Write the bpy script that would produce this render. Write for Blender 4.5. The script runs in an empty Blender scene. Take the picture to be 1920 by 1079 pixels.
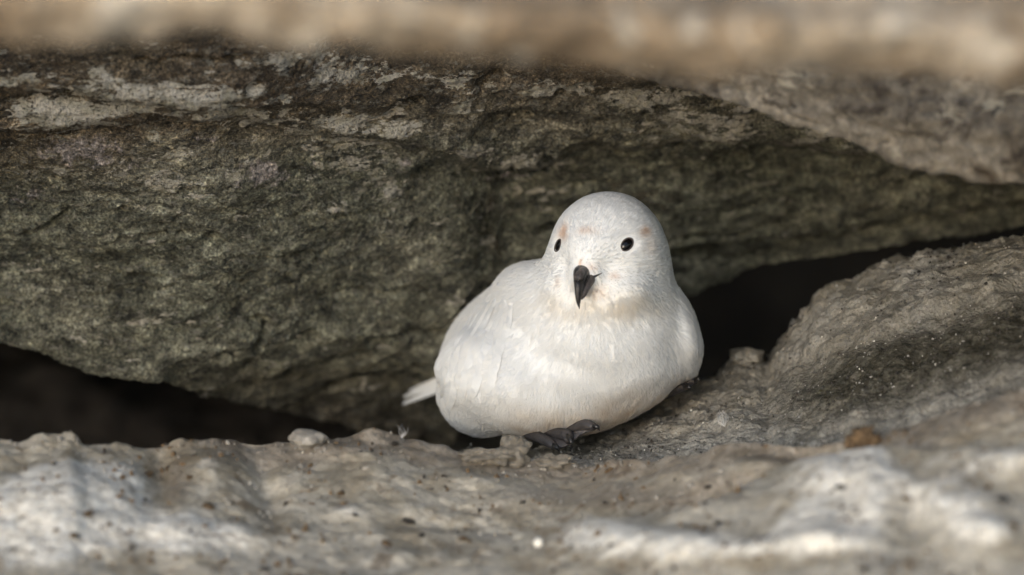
import bpy, math
import numpy as np
from mathutils import Vector, Matrix

RNG = np.random.default_rng(7)
SC = bpy.context.scene
COL = SC.collection

# ------------------------------------------------------------------ camera
PITCH = math.radians(6.0)
DIST = 2.5
CAM = np.array([0.0, -DIST * math.cos(PITCH), 0.08 + DIST * math.sin(PITCH)])
cam_data = bpy.data.cameras.new('camera')
cam = bpy.data.objects.new('camera', cam_data)
COL.objects.link(cam)
cam.location = CAM
cam.rotation_euler = (math.radians(90) - PITCH, 0, 0)
cam_data.sensor_width = 36.0
cam_data.lens = 180.0
cam_data.clip_start = 0.02
cam_data.clip_end = 500.0
cam_data.dof.use_dof = True
cam_data.dof.focus_distance = 2.470
cam_data.dof.aperture_fstop = 4.2
SC.camera = cam

# ------------------------------------------------------------------ sky and sun
SUN_EL, SUN_AZ = 10.0, 20.0        # degrees above horizon, degrees to the left behind the camera
world = bpy.data.worlds.new('World')
SC.world = world
world.use_nodes = True
wn = world.node_tree.nodes
wl = world.node_tree.links
wn.clear()
sky = wn.new('ShaderNodeTexSky')
sky.sky_type = 'NISHITA'
sky.sun_disc = False
sky.sun_elevation = math.radians(SUN_EL)
sky.sun_rotation = math.radians(180 + SUN_AZ)
sky.air_density = 0.7
sky.dust_density = 0.7
sky.ozone_density = 0.6
bg = wn.new('ShaderNodeBackground')
bg.inputs['Strength'].default_value = 0.15
wo = wn.new('ShaderNodeOutputWorld')
wl.new(sky.outputs[0], bg.inputs[0])
wl.new(bg.outputs[0], wo.inputs[0])
sun_data = bpy.data.lights.new('sun', 'SUN')
sun_data.energy = 1.6
sun_data.angle = math.radians(35)
sun_data.color = (1.0, 0.992, 0.985)
sun = bpy.data.objects.new('sun', sun_data)
COL.objects.link(sun)
_az, _el = math.radians(SUN_AZ), math.radians(SUN_EL)
_to = Vector((-math.sin(_az) * math.cos(_el), -math.cos(_az) * math.cos(_el), math.sin(_el)))
sun.rotation_euler = _to.to_track_quat('Z', 'Y').to_euler()
sun.location = _to * 5

# ------------------------------------------------------------------ exposure
SC.view_settings.view_transform = 'Standard'
SC.view_settings.look = 'None'
SC.view_settings.gamma = 1.0
SC.view_settings.use_curve_mapping = False
SC.view_settings.exposure = 0.64
SC.cycles.use_denoising = True
SC.cycles.use_adaptive_sampling = True
SC.cycles.adaptive_threshold = 0.03
SC.cycles.max_bounces = 6
SC.cycles.diffuse_bounces = 3
SC.cycles.transmission_bounces = 4
SC.cycles.sample_clamp_indirect = 4.0

# ------------------------------------------------------------------ pixel <-> world (authoring only)
_f = np.array([0, math.cos(PITCH), -math.sin(PITCH)])
_u = np.array([0, math.sin(PITCH), math.cos(PITCH)])


def W3(px, py, y):
    """World point at photograph position (px, py) lying at depth Y = y."""
    px, py, y = np.broadcast_arrays(np.asarray(px, float), np.asarray(py, float), np.asarray(y, float))
    a = (px - 960) / 960 * 0.1
    b = (539.5 - py) / 960 * 0.1
    d = np.stack([a, _f[1] + b * _u[1], _f[2] + b * _u[2]], -1)
    t = (y - CAM[1]) / d[..., 1]
    return CAM + d * t[..., None]


def PX(p):
    q = np.asarray(p) - CAM
    dz = q @ _f
    return np.stack([960 + q[..., 0] / dz * 9600, 539.5 - (q @ _u) / dz * 9600], -1)


# ------------------------------------------------------------------ noise
_perm = np.random.default_rng(3).permutation(256)
_perm = np.concatenate([_perm, _perm, _perm])
_g = np.random.default_rng(5).normal(size=(256, 3))
_g /= np.linalg.norm(_g, axis=1)[:, None]
_perm = _perm.astype(np.int32)
_gx, _gy, _gz = (np.ascontiguousarray(_g[:, i].astype(np.float32)) for i in range(3))


def perlin(p):
    p = np.asarray(p, np.float32)
    sh = p.shape[:-1]
    p = p.reshape(-1, 3)
    fl = np.floor(p)
    f = p - fl
    i = fl.astype(np.int32) & 255
    w = f * f * f * (f * (f * 6 - 15) + 10)
    fx, fy, fz = f.T
    wx, wy, wz = w.T
    ix_, iy_, iz_ = i.T
    acc = None
    lay = []
    for dx in (0, 1):
        hx = _perm[ix_ + dx]
        row = []
        for dy in (0, 1):
            hy = _perm[hx + iy_ + dy]
            v = []
            for dz in (0, 1):
                h = _perm[hy + iz_ + dz]
                v.append(_gx[h] * (fx - dx) + _gy[h] * (fy - dy) + _gz[h] * (fz - dz))
            row.append(v[0] + wz * (v[1] - v[0]))
        lay.append(row[0] + wy * (row[1] - row[0]))
    return (lay[0] + wx * (lay[1] - lay[0])).reshape(sh)


def fbm(p, octs=4, gain=0.5, lac=2.03, ridged=False):
    a, s, out = 1.0, 1.0, 0.0
    for o in range(octs):
        n = perlin(p * s + 17.3 * o)
        out = out + a * ((1 - 2.2 * np.abs(n)) if ridged else n)
        a *= gain
        s *= lac
    return out


def sst(a, b, x):
    t = np.clip((x - a) / (b - a), 0, 1)
    return t * t * (3 - 2 * t)


# ------------------------------------------------------------------ material helpers
class NT:
    def __init__(self, name):
        self.m = bpy.data.materials.new(name)
        self.m.use_nodes = True
        self.t = self.m.node_tree
        self.t.nodes.clear()
        self.out = self.t.nodes.new('ShaderNodeOutputMaterial')
        self.tc = self.t.nodes.new('ShaderNodeTexCoord').outputs['Object']

    def n(self, typ, **kw):
        nd = self.t.nodes.new(typ)
        for k, v in kw.items():
            if hasattr(nd, k):
                setattr(nd, k, v)
        return nd

    def link(self, a, b):
        self.t.links.new(a, b)

    def put(self, sock, v):
        if hasattr(v, 'is_output') or isinstance(v, bpy.types.NodeSocket):
            self.link(v, sock)
        elif isinstance(v, tuple) and len(v) == 3 and sock.type == 'RGBA':
            sock.default_value = (*v, 1)
        else:
            sock.default_value = v

    def scaled(self, s):
        m = self.n('ShaderNodeMapping')
        m.inputs['Scale'].default_value = s
        self.link(self.tc, m.inputs[0])
        return m.outputs[0]

    def noise(self, scale, detail=4, rough=0.55, dist=0.0, vec=None, out=0):
        nd = self.n('ShaderNodeTexNoise')
        nd.inputs['Scale'].default_value = scale
        nd.inputs['Detail'].default_value = detail
        nd.inputs['Roughness'].default_value = rough
        nd.inputs['Distortion'].default_value = dist
        self.link(vec or self.tc, nd.inputs['Vector'])
        return nd.outputs[out]

    def voro(self, scale, feature='F1', vec=None, out='Distance', rand=1.0):
        nd = self.n('ShaderNodeTexVoronoi', feature=feature)
        nd.inputs['Scale'].default_value = scale
        nd.inputs['Randomness'].default_value = rand
        self.link(vec or self.tc, nd.inputs['Vector'])
        return nd.outputs[out]

    def ramp(self, fac, stops, interp='LINEAR'):
        nd = self.n('ShaderNodeValToRGB')
        cr = nd.color_ramp
        cr.interpolation = interp
        while len(cr.elements) < len(stops):
            cr.elements.new(0.5)
        for e, (p, c) in zip(cr.elements, stops):
            e.position = p
            e.color = (*c, 1) if isinstance(c, tuple) else (c, c, c, 1)
        self.link(fac, nd.inputs[0])
        return nd.outputs[0]

    def rng(self, v, a, b, c=0.0, d=1.0, smooth=True):
        nd = self.n('ShaderNodeMapRange')
        nd.interpolation_type = 'SMOOTHSTEP' if smooth else 'LINEAR'
        for i, x in enumerate((v, a, b, c, d)):
            self.put(nd.inputs[i], x)
        return nd.outputs[0]

    def mix(self, fac, a, b, mode='MIX'):
        nd = self.n('ShaderNodeMix', data_type='RGBA', blend_type=mode)
        nd.data_type = 'RGBA'
        nd.blend_type = mode
        self.put(nd.inputs[0], fac)
        self.put(nd.inputs[6], a)
        self.put(nd.inputs[7], b)
        return nd.outputs[2]

    def math(self, op, a, b=0.0, c=None):
        nd = self.n('ShaderNodeMath', operation=op)
        nd.operation = op
        self.put(nd.inputs[0], a)
        self.put(nd.inputs[1], b)
        if c is not None:
            self.put(nd.inputs[2], c)
        return nd.outputs[0]

    def attr(self, name, out='Fac'):
        nd = self.n('ShaderNodeAttribute')
        nd.attribute_name = name
        return nd.outputs[out]

    def bump(self, h, dist, strength=1.0, prev=None):
        nd = self.n('ShaderNodeBump')
        nd.inputs['Strength'].default_value = strength
        nd.inputs['Distance'].default_value = dist
        self.link(h, nd.inputs['Height'])
        if prev is not None:
            self.link(prev, nd.inputs['Normal'])
        return nd.outputs[0]

    def principled(self, **kw):
        nd = self.n('ShaderNodeBsdfPrincipled')
        for k, v in kw.items():
            self.put(nd.inputs[k.replace('_', ' ')], v)
        self.link(nd.outputs[0], self.out.inputs[0])
        return nd


# ------------------------------------------------------------------ materials
def mat_boulder():
    N = NT('lichen_boulder')
    strat = N.scaled((0.45, 0.7, 1.0))
    zone = N.attr('lichen')
    green = N.attr('green')
    big = N.noise(22, 6, 0.6, 0.6, strat)
    mid = N.noise(120, 7, 0.70, 0.4, N.scaled((0.75, 0.9, 1.0)))
    fine = N.noise(620, 5, 0.75, 0.2)
    grain = N.voro(1000)
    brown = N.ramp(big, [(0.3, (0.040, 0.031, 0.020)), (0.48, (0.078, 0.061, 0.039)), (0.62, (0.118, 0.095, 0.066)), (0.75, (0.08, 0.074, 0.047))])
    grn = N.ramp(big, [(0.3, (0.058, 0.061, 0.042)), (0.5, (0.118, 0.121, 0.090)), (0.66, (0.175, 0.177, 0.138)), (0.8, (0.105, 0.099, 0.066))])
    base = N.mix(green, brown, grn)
    # mottled mineral speckle
    sp = N.ramp(mid, [(0.34, 0.18), (0.46, 0.68), (0.54, 1.05), (0.66, 2.1)])
    base = N.mix(1.0, base, (1.86, 1.82, 1.82), 'MULTIPLY')
    base = N.mix(1.0, base, sp, 'MULTIPLY')
    sp2 = N.ramp(fine, [(0.34, 0.08), (0.46, 0.7), (0.55, 1.2), (0.66, 2.6)])
    base = N.mix(1.0, base, sp2, 'MULTIPLY')
    # rusty patches
    rust = N.rng(N.noise(14, 5, 0.6, 1.0), 0.60, 0.72)
    base = N.mix(N.math('MULTIPLY', rust, 0.5), base, (0.075, 0.045, 0.022))
    # pale mineral grains
    pg = N.rng(N.math('ADD', N.noise(300, 5, 0.75, 0.3, strat), N.math('MULTIPLY', zone, 0.05)), 0.56, 0.63)
    base = N.mix(N.math('MULTIPLY', pg, 0.7), base, (0.36, 0.345, 0.29))
    # dark pits
    pit = N.rng(N.noise(60, 4, 0.6, 0.9, strat), 0.66, 0.71)
    base = N.mix(N.math('MULTIPLY', pit, 0.8), base, (0.012, 0.012, 0.009))
    # crusty lichen
    l1 = N.noise(62, 8, 0.70, 1.0, strat)
    l2 = N.noise(230, 6, 0.72, 0.5, strat)
    lsum = N.math('ADD', N.math('MULTIPLY', l1, 0.58), N.math('MULTIPLY', l2, 0.42))
    lsum = N.math('ADD', lsum, N.math('MULTIPLY', N.math('SUBTRACT', zone, 0.5), 0.20))
    lm = N.rng(lsum, 0.500, 0.514)
    lcol = N.ramp(N.noise(75, 6, 0.7, 0.3), [(0.3, (0.34, 0.32, 0.23)), (0.46, (0.54, 0.51, 0.42)), (0.58, (0.74, 0.70, 0.62)), (0.72, (0.42, 0.42, 0.28))])
    lcol = N.mix(0.8, lcol, N.ramp(fine, [(0.3, 0.35), (0.5, 1.0), (0.7, 1.35)]), 'MULTIPLY')
    lm = N.math('MULTIPLY', lm, N.rng(fine, 0.33, 0.42, 0.25, 1.0))
    # pink-grey quartz
    qz = N.rng(N.math('ADD', N.math('MULTIPLY', N.attr('quartz'), 0.35), N.math('MULTIPLY', N.noise(170, 6, 0.72, 0.3), 0.9)), 0.62, 0.74)
    base = N.mix(N.math('MULTIPLY', qz, 0.85), base, N.mix(1.0, (0.42, 0.375, 0.36), sp2, 'MULTIPLY'))
    col = N.mix(lm, base, lcol)
    h = N.math('ADD', N.math('MULTIPLY', mid, 1.0), N.math('MULTIPLY', fine, 0.35))
    h = N.math('ADD', h, N.math('MULTIPLY', lm, 0.25))
    b1 = N.bump(h, 0.0020, 1.0)
    b2 = N.bump(N.math('ADD', fine, N.math('MULTIPLY', grain, 0.5)), 0.0018, 1.0, b1)
    rough = N.ramp(mid, [(0.35, 0.45), (0.6, 0.85)])
    N.principled(Base_Color=col, Roughness=rough, Normal=b2, Specular_IOR_Level=0.4)
    return N.m


def mat_rock(name, cols, white, wcol, scale=1.0, wth=0.6, rough=0.8, st=(0.6, 0.8, 1.0), dark=0.0):
    N = NT(name)
    st = N.scaled(st)
    big = N.noise(16 * scale, 6, 0.6, 0.5, st)
    mid = N.noise(90 * scale, 6, 0.65, 0.4)
    fine = N.noise(420 * scale, 4, 0.7)
    col = N.ramp(big, [(0.30, cols[0]), (0.48, cols[1]), (0.60, cols[2]), (0.74, cols[3])])
    col = N.mix(0.9, col, N.ramp(mid, [(0.3, 0.45), (0.5, 1.0), (0.7, 1.6)]), 'MULTIPLY')
    col = N.mix(0.7, col, N.ramp(fine, [(0.3, 0.4), (0.5, 1.0), (0.7, 1.6)]), 'MULTIPLY')
    if dark:
        dk = N.rng(N.noise(75, 6, 0.7, 0.6, st), 0.55, 0.63)
        col = N.mix(N.math('MULTIPLY', dk, dark), col, (0.032, 0.024, 0.018))
    wm = N.math('MULTIPLY', N.rng(N.noise(42 * scale, 6, 0.6, 0.6, st), wth, wth + 0.04), white)
    col = N.mix(wm, col, wcol)
    b1 = N.bump(N.math('ADD', mid, N.math('MULTIPLY', fine, 0.3)), 0.004 / scale, 1.0)
    N.principled(Base_Color=col, Roughness=rough, Normal=b1, Specular_IOR_Level=0.3)
    return N.m


def mat_snow():
    N = NT('dirty_old_snow')
    clean = N.attr('clean')
    big = N.noise(26, 6, 0.62, 0.8)
    mid = N.noise(110, 6, 0.65, 0.5)
    fine = N.noise(700, 4, 0.7)
    dirty = N.ramp(big, [(0.32, (0.20, 0.168, 0.122)), (0.46, (0.33, 0.297, 0.238)), (0.58, (0.48, 0.447, 0.382)), (0.70, (0.34, 0.297, 0.228))])
    cl = N.ramp(mid, [(0.3, (0.54, 0.50, 0.43)), (0.5, (0.74, 0.708, 0.64)), (0.7, (0.85, 0.83, 0.775))])
    cm = N.rng(N.math('ADD', clean, N.math('MULTIPLY', N.math('SUBTRACT', mid, 0.5), 0.55)), 0.25, 0.75)
    col = N.mix(cm, dirty, cl)
    sm = N.rng(N.math('ADD', N.attr('silt'), N.math('MULTIPLY', N.math('SUBTRACT', big, 0.5), 1.2)), 0.2, 0.9)
    col = N.mix(N.math('MULTIPLY', sm, 0.85), col, N.ramp(mid, [(0.3, (0.11, 0.088, 0.065)), (0.5, (0.19, 0.16, 0.127)), (0.68, (0.32, 0.285, 0.24))]))
    # brown silt stains and dark crumbs
    st = N.rng(N.noise(58, 7, 0.68, 0.8), 0.575, 0.67)
    col = N.mix(N.math('MULTIPLY', st, 0.72), col, (0.12, 0.082, 0.05))
    cr = N.math('MULTIPLY', N.rng(N.noise(330, 3, 0.6), 0.68, 0.73), N.rng(N.noise(30, 3, 0.5), 0.42, 0.6))
    col = N.mix(N.math('MULTIPLY', cr, 0.75), col, (0.045, 0.034, 0.024))
    col = N.mix(0.8, col, N.ramp(N.noise(240, 6, 0.72, 0.4), [(0.32, 0.45), (0.47, 0.95), (0.56, 1.05), (0.68, 1.4)]), 'MULTIPLY')
    b1 = N.bump(N.math('ADD', mid, N.math('MULTIPLY', fine, 0.3)), 0.0013, 0.9)
    N.principled(Base_Color=col, Roughness=0.38, Normal=b1, Specular_IOR_Level=0.45,
                 Subsurface_Weight=0.3, Subsurface_Radius=(0.010, 0.009, 0.0075), Subsurface_Scale=0.6)
    return N.m


def mat_ice():
    N = NT('grainy_dirty_ice')
    wet = N.attr('wet')
    big = N.noise(24, 5, 0.6, 0.6)
    mid = N.noise(120, 6, 0.66, 0.5)
    fine = N.noise(800, 4, 0.7)
    cell = N.voro(420)
    dry = N.ramp(big, [(0.32, (0.20, 0.184, 0.150)), (0.5, (0.285, 0.268, 0.232)), (0.68, (0.38, 0.365, 0.332))])
    wetc = N.ramp(mid, [(0.32, (0.024, 0.021, 0.012)), (0.5, (0.044, 0.040, 0.026)), (0.66, (0.10, 0.092, 0.072))])
    wm = N.rng(N.math('ADD', wet, N.math('MULTIPLY', N.math('SUBTRACT', big, 0.5), 1.2)), 0.1, 0.95)
    col = N.mix(N.math('MULTIPLY', wm, 0.9), dry, wetc)
    col = N.mix(0.8, col, N.ramp(mid, [(0.3, 0.55), (0.5, 1.0), (0.7, 1.45)]), 'MULTIPLY')
    col = N.mix(0.7, col, N.ramp(fine, [(0.32, 0.5), (0.48, 0.95), (0.56, 1.1), (0.68, 1.6)]), 'MULTIPLY')
    moss = N.rng(N.noise(75, 6, 0.7, 0.6), 0.60, 0.70)
    col = N.mix(N.math('MULTIPLY', moss, 0.55), col, (0.055, 0.052, 0.016))
    sp = N.math('MULTIPLY', N.rng(N.noise(430, 3, 0.6), 0.62, 0.67), N.rng(N.noise(38, 3, 0.5), 0.36, 0.55))
    col = N.mix(N.math('MULTIPLY', sp, 0.85), col, (0.018, 0.015, 0.009))
    h = N.math('ADD', mid, N.math('ADD', N.math('MULTIPLY', cell, 0.5), N.math('MULTIPLY', fine, 0.4)))
    b1 = N.bump(h, 0.0009, 1.0)
    b2 = N.bump(N.math('ADD', fine, cell), 0.0004, 1.0, b1)
    rough = N.rng(wm, 0, 1, 0.30, 0.10)
    N.principled(Base_Color=col, Roughness=rough, Normal=b2, IOR=1.33, Specular_IOR_Level=0.7, Coat_Weight=0.4, Coat_Roughness=0.12,
                 Subsurface_Weight=0.35, Subsurface_Radius=(0.004, 0.004, 0.0038), Subsurface_Scale=0.5)
    return N.m


def mat_clear_ice(name, tint, rough=0.2, trans=0.55):
    N = NT(name)
    mid = N.noise(160, 5, 0.65, 0.4)
    col = N.mix(1.0, tint, N.ramp(mid, [(0.3, 0.6), (0.5, 1.0), (0.7, 1.3)]), 'MULTIPLY')
    b = N.bump(N.math('ADD', mid, N.math('MULTIPLY', N.noise(700, 3), 0.3)), 0.002, 0.8)
    N.principled(Base_Color=col, Roughness=rough, IOR=1.31, Transmission_Weight=trans, Normal=b)
    return N.m


def mat_simple(name, col, rough=0.6, nscale=300, namp=0.35, bump=0.0006, spec=0.5):
    N = NT(name)
    nz = N.noise(nscale, 5, 0.65, 0.3)
    c = N.mix(1.0, col, N.ramp(nz, [(0.3, 1 - namp), (0.5, 1.0), (0.7, 1 + namp)]), 'MULTIPLY')
    N.principled(Base_Color=c, Roughness=rough, Normal=N.bump(nz, bump, 0.8), Specular_IOR_Level=spec)
    return N.m


def mat_feather(name, strand):
    N = NT(name)
    c = N.attr('tint', 'Color')
    d = N.n('ShaderNodeBsdfDiffuse')
    N.link(c, d.inputs[0])
    t = N.n('ShaderNodeBsdfTranslucent')
    N.link(c, t.inputs[0])
    g = N.n('ShaderNodeBsdfGlossy')
    g.inputs['Color'].default_value = (0.8, 0.8, 0.8, 1)
    g.inputs['Roughness'].default_value = 0.55
    m = N.n('ShaderNodeMixShader')
    m.inputs[0].default_value = 0.42 if strand else 0.0
    N.link(d.outputs[0], m.inputs[1])
    N.link(t.outputs[0], m.inputs[2])
    m2 = N.n('ShaderNodeMixShader')
    m2.inputs[0].default_value = 0.04
    N.link(m.outputs[0], m2.inputs[1])
    N.link(g.outputs[0], m2.inputs[2])
    N.link(m2.outputs[0], N.out.inputs[0])
    return N.m


M = {
    'boulder': mat_boulder(),
    'overhang': mat_rock('tan_rock', [(0.15, 0.105, 0.064), (0.32, 0.245, 0.165), (0.45, 0.37, 0.275), (0.27, 0.20, 0.13)], 0.85, (0.62, 0.545, 0.44), 0.85, 0.57, 0.8, (1.1, 1.0, 0.55)),
    'brown': mat_rock('brown_lichen_rock', [(0.034, 0.027, 0.019), (0.112, 0.095, 0.073), (0.225, 0.198, 0.158), (0.078, 0.059, 0.040)], 0.7, (0.36, 0.325, 0.25), 1.7, 0.60, dark=0.8),
    'cave': mat_rock('shade_dark_cave_rock', [(0.018, 0.014, 0.011), (0.030, 0.024, 0.019), (0.042, 0.034, 0.027), (0.024, 0.018, 0.014)], 0.0, (0.1, 0.1, 0.1)),  # very dark albedo: the shade of the cave is put into the colour
    'snow': mat_snow(),
    'ice': mat_ice(),
    'clear': mat_clear_ice('clear_ice', (0.60, 0.55, 0.47), 0.2, 0.75),
    'chunk': mat_simple('milky_ice', (0.27, 0.25, 0.22), 0.35, 220, 0.35),
    'grain': mat_clear_ice('ice_crystal', (0.62, 0.60, 0.56), 0.08, 0.5),
    'dark_grit': mat_simple('dark_grit', (0.035, 0.029, 0.024), 0.7),
    'brown_grit': mat_simple('brown_grit', (0.13, 0.085, 0.045), 0.8),
    'clump': mat_simple('dried_brown_clump', (0.155, 0.10, 0.052), 0.85, 420, 0.9, 0.002),
    'bill': mat_simple('dark_horn', (0.030, 0.027, 0.026), 0.30, 420, 0.7, 0.0007),
    'bill_side': mat_simple('grey_horn', (0.085, 0.073, 0.070), 0.45, 420, 0.7, 0.0006),
    'eye': mat_simple('dark_eye', (0.006, 0.005, 0.005), 0.06, 100, 0.1, 0.0),
    'lid': mat_simple('eyelid_skin', (0.07, 0.055, 0.05), 0.6),
    'foot': mat_simple('grey_webbed_skin', (0.047, 0.042, 0.042), 0.5, 420, 0.4, 0.0005),
    'claw': mat_simple('black_claw', (0.015, 0.014, 0.014), 0.3),
    'body': mat_feather('white_plumage', False),
    'strand': mat_feather('white_barbs', True),
    'white_bead_and_glint': mat_simple('white_bead_and_glint', (0.8, 0.78, 0.72), 0.4),  # real bead on the snow; on the ice its white stands for glints
}


# ------------------------------------------------------------------ object helpers
def tag(o, label=None, cat=None, group=None, kind=None):
    if label:
        o['label'] = label
    if cat:
        o['category'] = cat
    if group:
        o['group'] = group
    if kind:
        o['kind'] = kind
    return o


def mesh_obj(name, verts, faces, mat, parent=None, smooth=True, attrs=None):
    me = bpy.data.meshes.new(name)
    v = np.asarray(verts, np.float32)
    if isinstance(faces, np.ndarray):
        nf, k = faces.shape
        me.vertices.add(len(v))
        me.vertices.foreach_set('co', v.ravel())
        me.loops.add(nf * k)
        me.loops.foreach_set('vertex_index', faces.astype(np.int32).ravel())
        me.polygons.add(nf)
        me.polygons.foreach_set('loop_start', np.arange(0, nf * k, k, dtype=np.int32))
        me.update(calc_edges=True)
    else:
        me.from_pydata([tuple(map(float, p)) for p in v], [], faces)
    me.polygons.foreach_set('use_smooth', np.full(len(me.polygons), smooth))
    for k, a in (attrs or {}).items():
        a = np.asarray(a, np.float32)
        if a.ndim == 1:
            at = me.attributes.new(k, 'FLOAT', 'POINT')
            at.data.foreach_set('value', a)
        else:
            at = me.attributes.new(k, 'FLOAT_COLOR', 'POINT')
            at.data.foreach_set('color', np.concatenate([a, np.ones((len(a), 1), np.float32)], 1).ravel())
    me.materials.append(mat)
    me.update()
    o = bpy.data.objects.new(name, me)
    COL.objects.link(o)
    if parent is not None:
        o.parent = parent
    return o


def grid_faces(n, m, flip=False, closed=False):
    i = np.arange(n - 1)[:, None]
    mm = m if closed else m - 1
    j = np.arange(mm)[None, :]
    a = i * m + j
    b = i * m + (j + 1) % m
    c = (i + 1) * m + (j + 1) % m
    d = (i + 1) * m + j
    f = np.stack([a, b, c, d], -1).reshape(-1, 4)
    return f[:, ::-1] if flip else f


def grid_normals(P):
    du = np.gradient(P, axis=0)
    dv = np.gradient(P, axis=1)
    n = np.cross(du, dv)
    return n / (np.linalg.norm(n, axis=-1, keepdims=True) + 1e-12)


def interp_rows(xs, ctrl):
    """ctrl: {px: value} -> smooth interpolation at xs (monotone cubic)."""
    k = np.array(sorted(ctrl))
    v = np.array([ctrl[q] for q in k], float)
    h = np.diff(k)
    s = np.diff(v) / h
    m = np.zeros(len(k))
    m[1:-1] = np.where(s[:-1] * s[1:] > 0, 2 * s[:-1] * s[1:] / (s[:-1] + s[1:] + 1e-12), 0)
    m[0], m[-1] = s[0], s[-1]
    x = np.clip(xs, k[0], k[-1])
    i = np.clip(np.searchsorted(k, x) - 1, 0, len(k) - 2)
    t = (x - k[i]) / h[i]
    return ((1 + 2 * t) * (1 - t) ** 2 * v[i] + t * (1 - t) ** 2 * h[i] * m[i]
            + t * t * (3 - 2 * t) * v[i + 1] + t * t * (t - 1) * h[i] * m[i + 1])


def graded(a, b, lo, hi, step, coarse):
    """samples from lo to hi: fine inside [a, b], growing outside."""
    out = list(np.arange(a, b + step, step))
    s = step
    x = out[-1]
    while x < hi:
        s = min(s * 1.25, coarse)
        x += s
        out.append(x)
    s = step
    x = a
    pre = []
    while x > lo:
        s = min(s * 1.25, coarse)
        x -= s
        pre.append(x)
    return np.array(pre[::-1] + out)


# ================================================================== SETTING
# ---- ground: old snow field far out in every direction, below the crevice
gx = np.sign(np.linspace(-1, 1, 121)) * np.abs(np.linspace(-1, 1, 121)) ** 3 * 120
GX, GY = np.meshgrid(gx, gx, indexing='ij')
GP = np.stack([GX, GY, 0 * GX], -1)
GP[..., 2] = -0.42 + fbm(GP * 0.6, 3) * 0.10 + fbm(GP * 0.05, 3) * 0.8 * sst(3, 20, np.hypot(GX, GY))
ground = mesh_obj('ground', GP.reshape(-1, 3), grid_faces(121, 121), M['snow'], attrs={'clean': np.full(121 * 121, 0.6)})
tag(ground, 'wide field of old dirty snow outside the crevice', 'ground', kind='structure')

# ---- foreground snow bank
CREST = {-2500: 700, -900: 770, -300: 815, 0: 820, 40: 828, 80: 816, 110: 816, 130: 813, 158: 834, 230: 838, 262: 846, 340: 826,
         420: 824, 500: 832, 560: 830, 640: 822, 700: 812, 760: 820, 820: 838, 880: 850, 940: 856, 1000: 866, 1080: 874, 1200: 862,
         1300: 852, 1400: 828, 1500: 838, 1600: 832, 1700: 800, 1800: 760, 1920: 728, 2300: 640, 2900: 560, 4400: 500}
CRY = {-2500: -0.16, 0: -0.13, 500: -0.10, 800: -0.085, 1000: -0.085, 1300: -0.125, 1600: -0.17, 1920: -0.19, 2600: -0.22, 4400: -0.25}
xs = graded(-60, 1980, -2400, 4300, 2.7, 60)
crest = interp_rows(xs, CREST)
cry = interp_rows(xs, CRY)
T = np.concatenate([-graded(0, 1.12, 0, 4.5, 0.0042, 0.15)[::-1], np.linspace(0.004, 1.0, 34)])   # <0 front of crest, >0 behind
TX, TT = np.meshgrid(np.arange(len(xs)), T, indexing='ij')
px = xs[TX]
fr = np.clip(-TT, 0, None)
py = crest[TX] + fr * np.maximum(1079 - crest[TX], 150)
yy = cry[TX] - 0.105 * fr - 0.02 * np.minimum(fr, 1) * fr - 0.05 * np.clip(fr - 1.2, 0, None) ** 1.5
SP = W3(px, py, yy)
bk = np.clip(TT, 0, None)
SP[..., 1] += bk * 0.42
SP[..., 2] -= 0.055 * sst(0, 0.25, bk) + 0.03 * bk
ns = grid_normals(SP)
ns *= np.sign(ns[..., 2:3] + 1e-9)


def gau(cx, cy, rx, ry, rot=0.0):
    c, s = math.cos(rot), math.sin(rot)
    a, b = px - cx, py - cy
    return np.exp(-(((a * c + b * s) / rx) ** 2 + ((-a * s + b * c) / ry) ** 2))


vis = (TT <= 0)
disp = np.zeros_like(px)
clean = np.zeros_like(px)
for cx, cy, rx, ry, rot, amp, cl in [
        (120, 945, 135, 64, -0.15, 0.011, 2.2), (300, 1000, 140, 38, 0.1, 0.006, 1.7), (395, 880, 42, 30, 0.2, 0.007, 0.7), (60, 1030, 110, 40, 0, 0.005, 1.2),
        (470, 1010, 80, 24, 0.1, 0.004, 0.5), (640, 960, 90, 20, 0.1, 0.003, 0.55), (650, 850, 50, 14, 0.1, 0.003, 0.6),
        (760, 1050, 130, 24, 0.0, 0.004, 0.6), (860, 905, 90, 16, 0.1, 0.003, 0.4), (1120, 1040, 110, 38, -0.1, 0.007, 0.85), (1260, 1060, 90, 30, 0, 0.006, 0.8),
        (1560, 935, 90, 60, -0.4, 0.006, 0.85), (1640, 960, 34, 90, 0.25, 0.007, 0.9), (1540, 1030, 70, 34, 0.1, 0.006, 1.0), (1480, 1062, 160, 18, -0.05, 0.005, 0.9),
        (1780, 985, 110, 55, 0.2, 0.008, 0.8), (1850, 1040, 60, 30, 0, 0.005, 0.7), (1480, 822, 60, 8, -0.05, 0.002, 0.6), (1880, 900, 120, 30, 0, 0.004, 0.5),
        (1000, 940, 160, 26, 0.05, 0.003, 0.35), (560, 905, 120, 24, 0.1, 0.003, 0.25)]:
    g = gau(cx, cy, rx, ry, rot)
    disp += 1.25 * amp * g
    clean += cl * g
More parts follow.
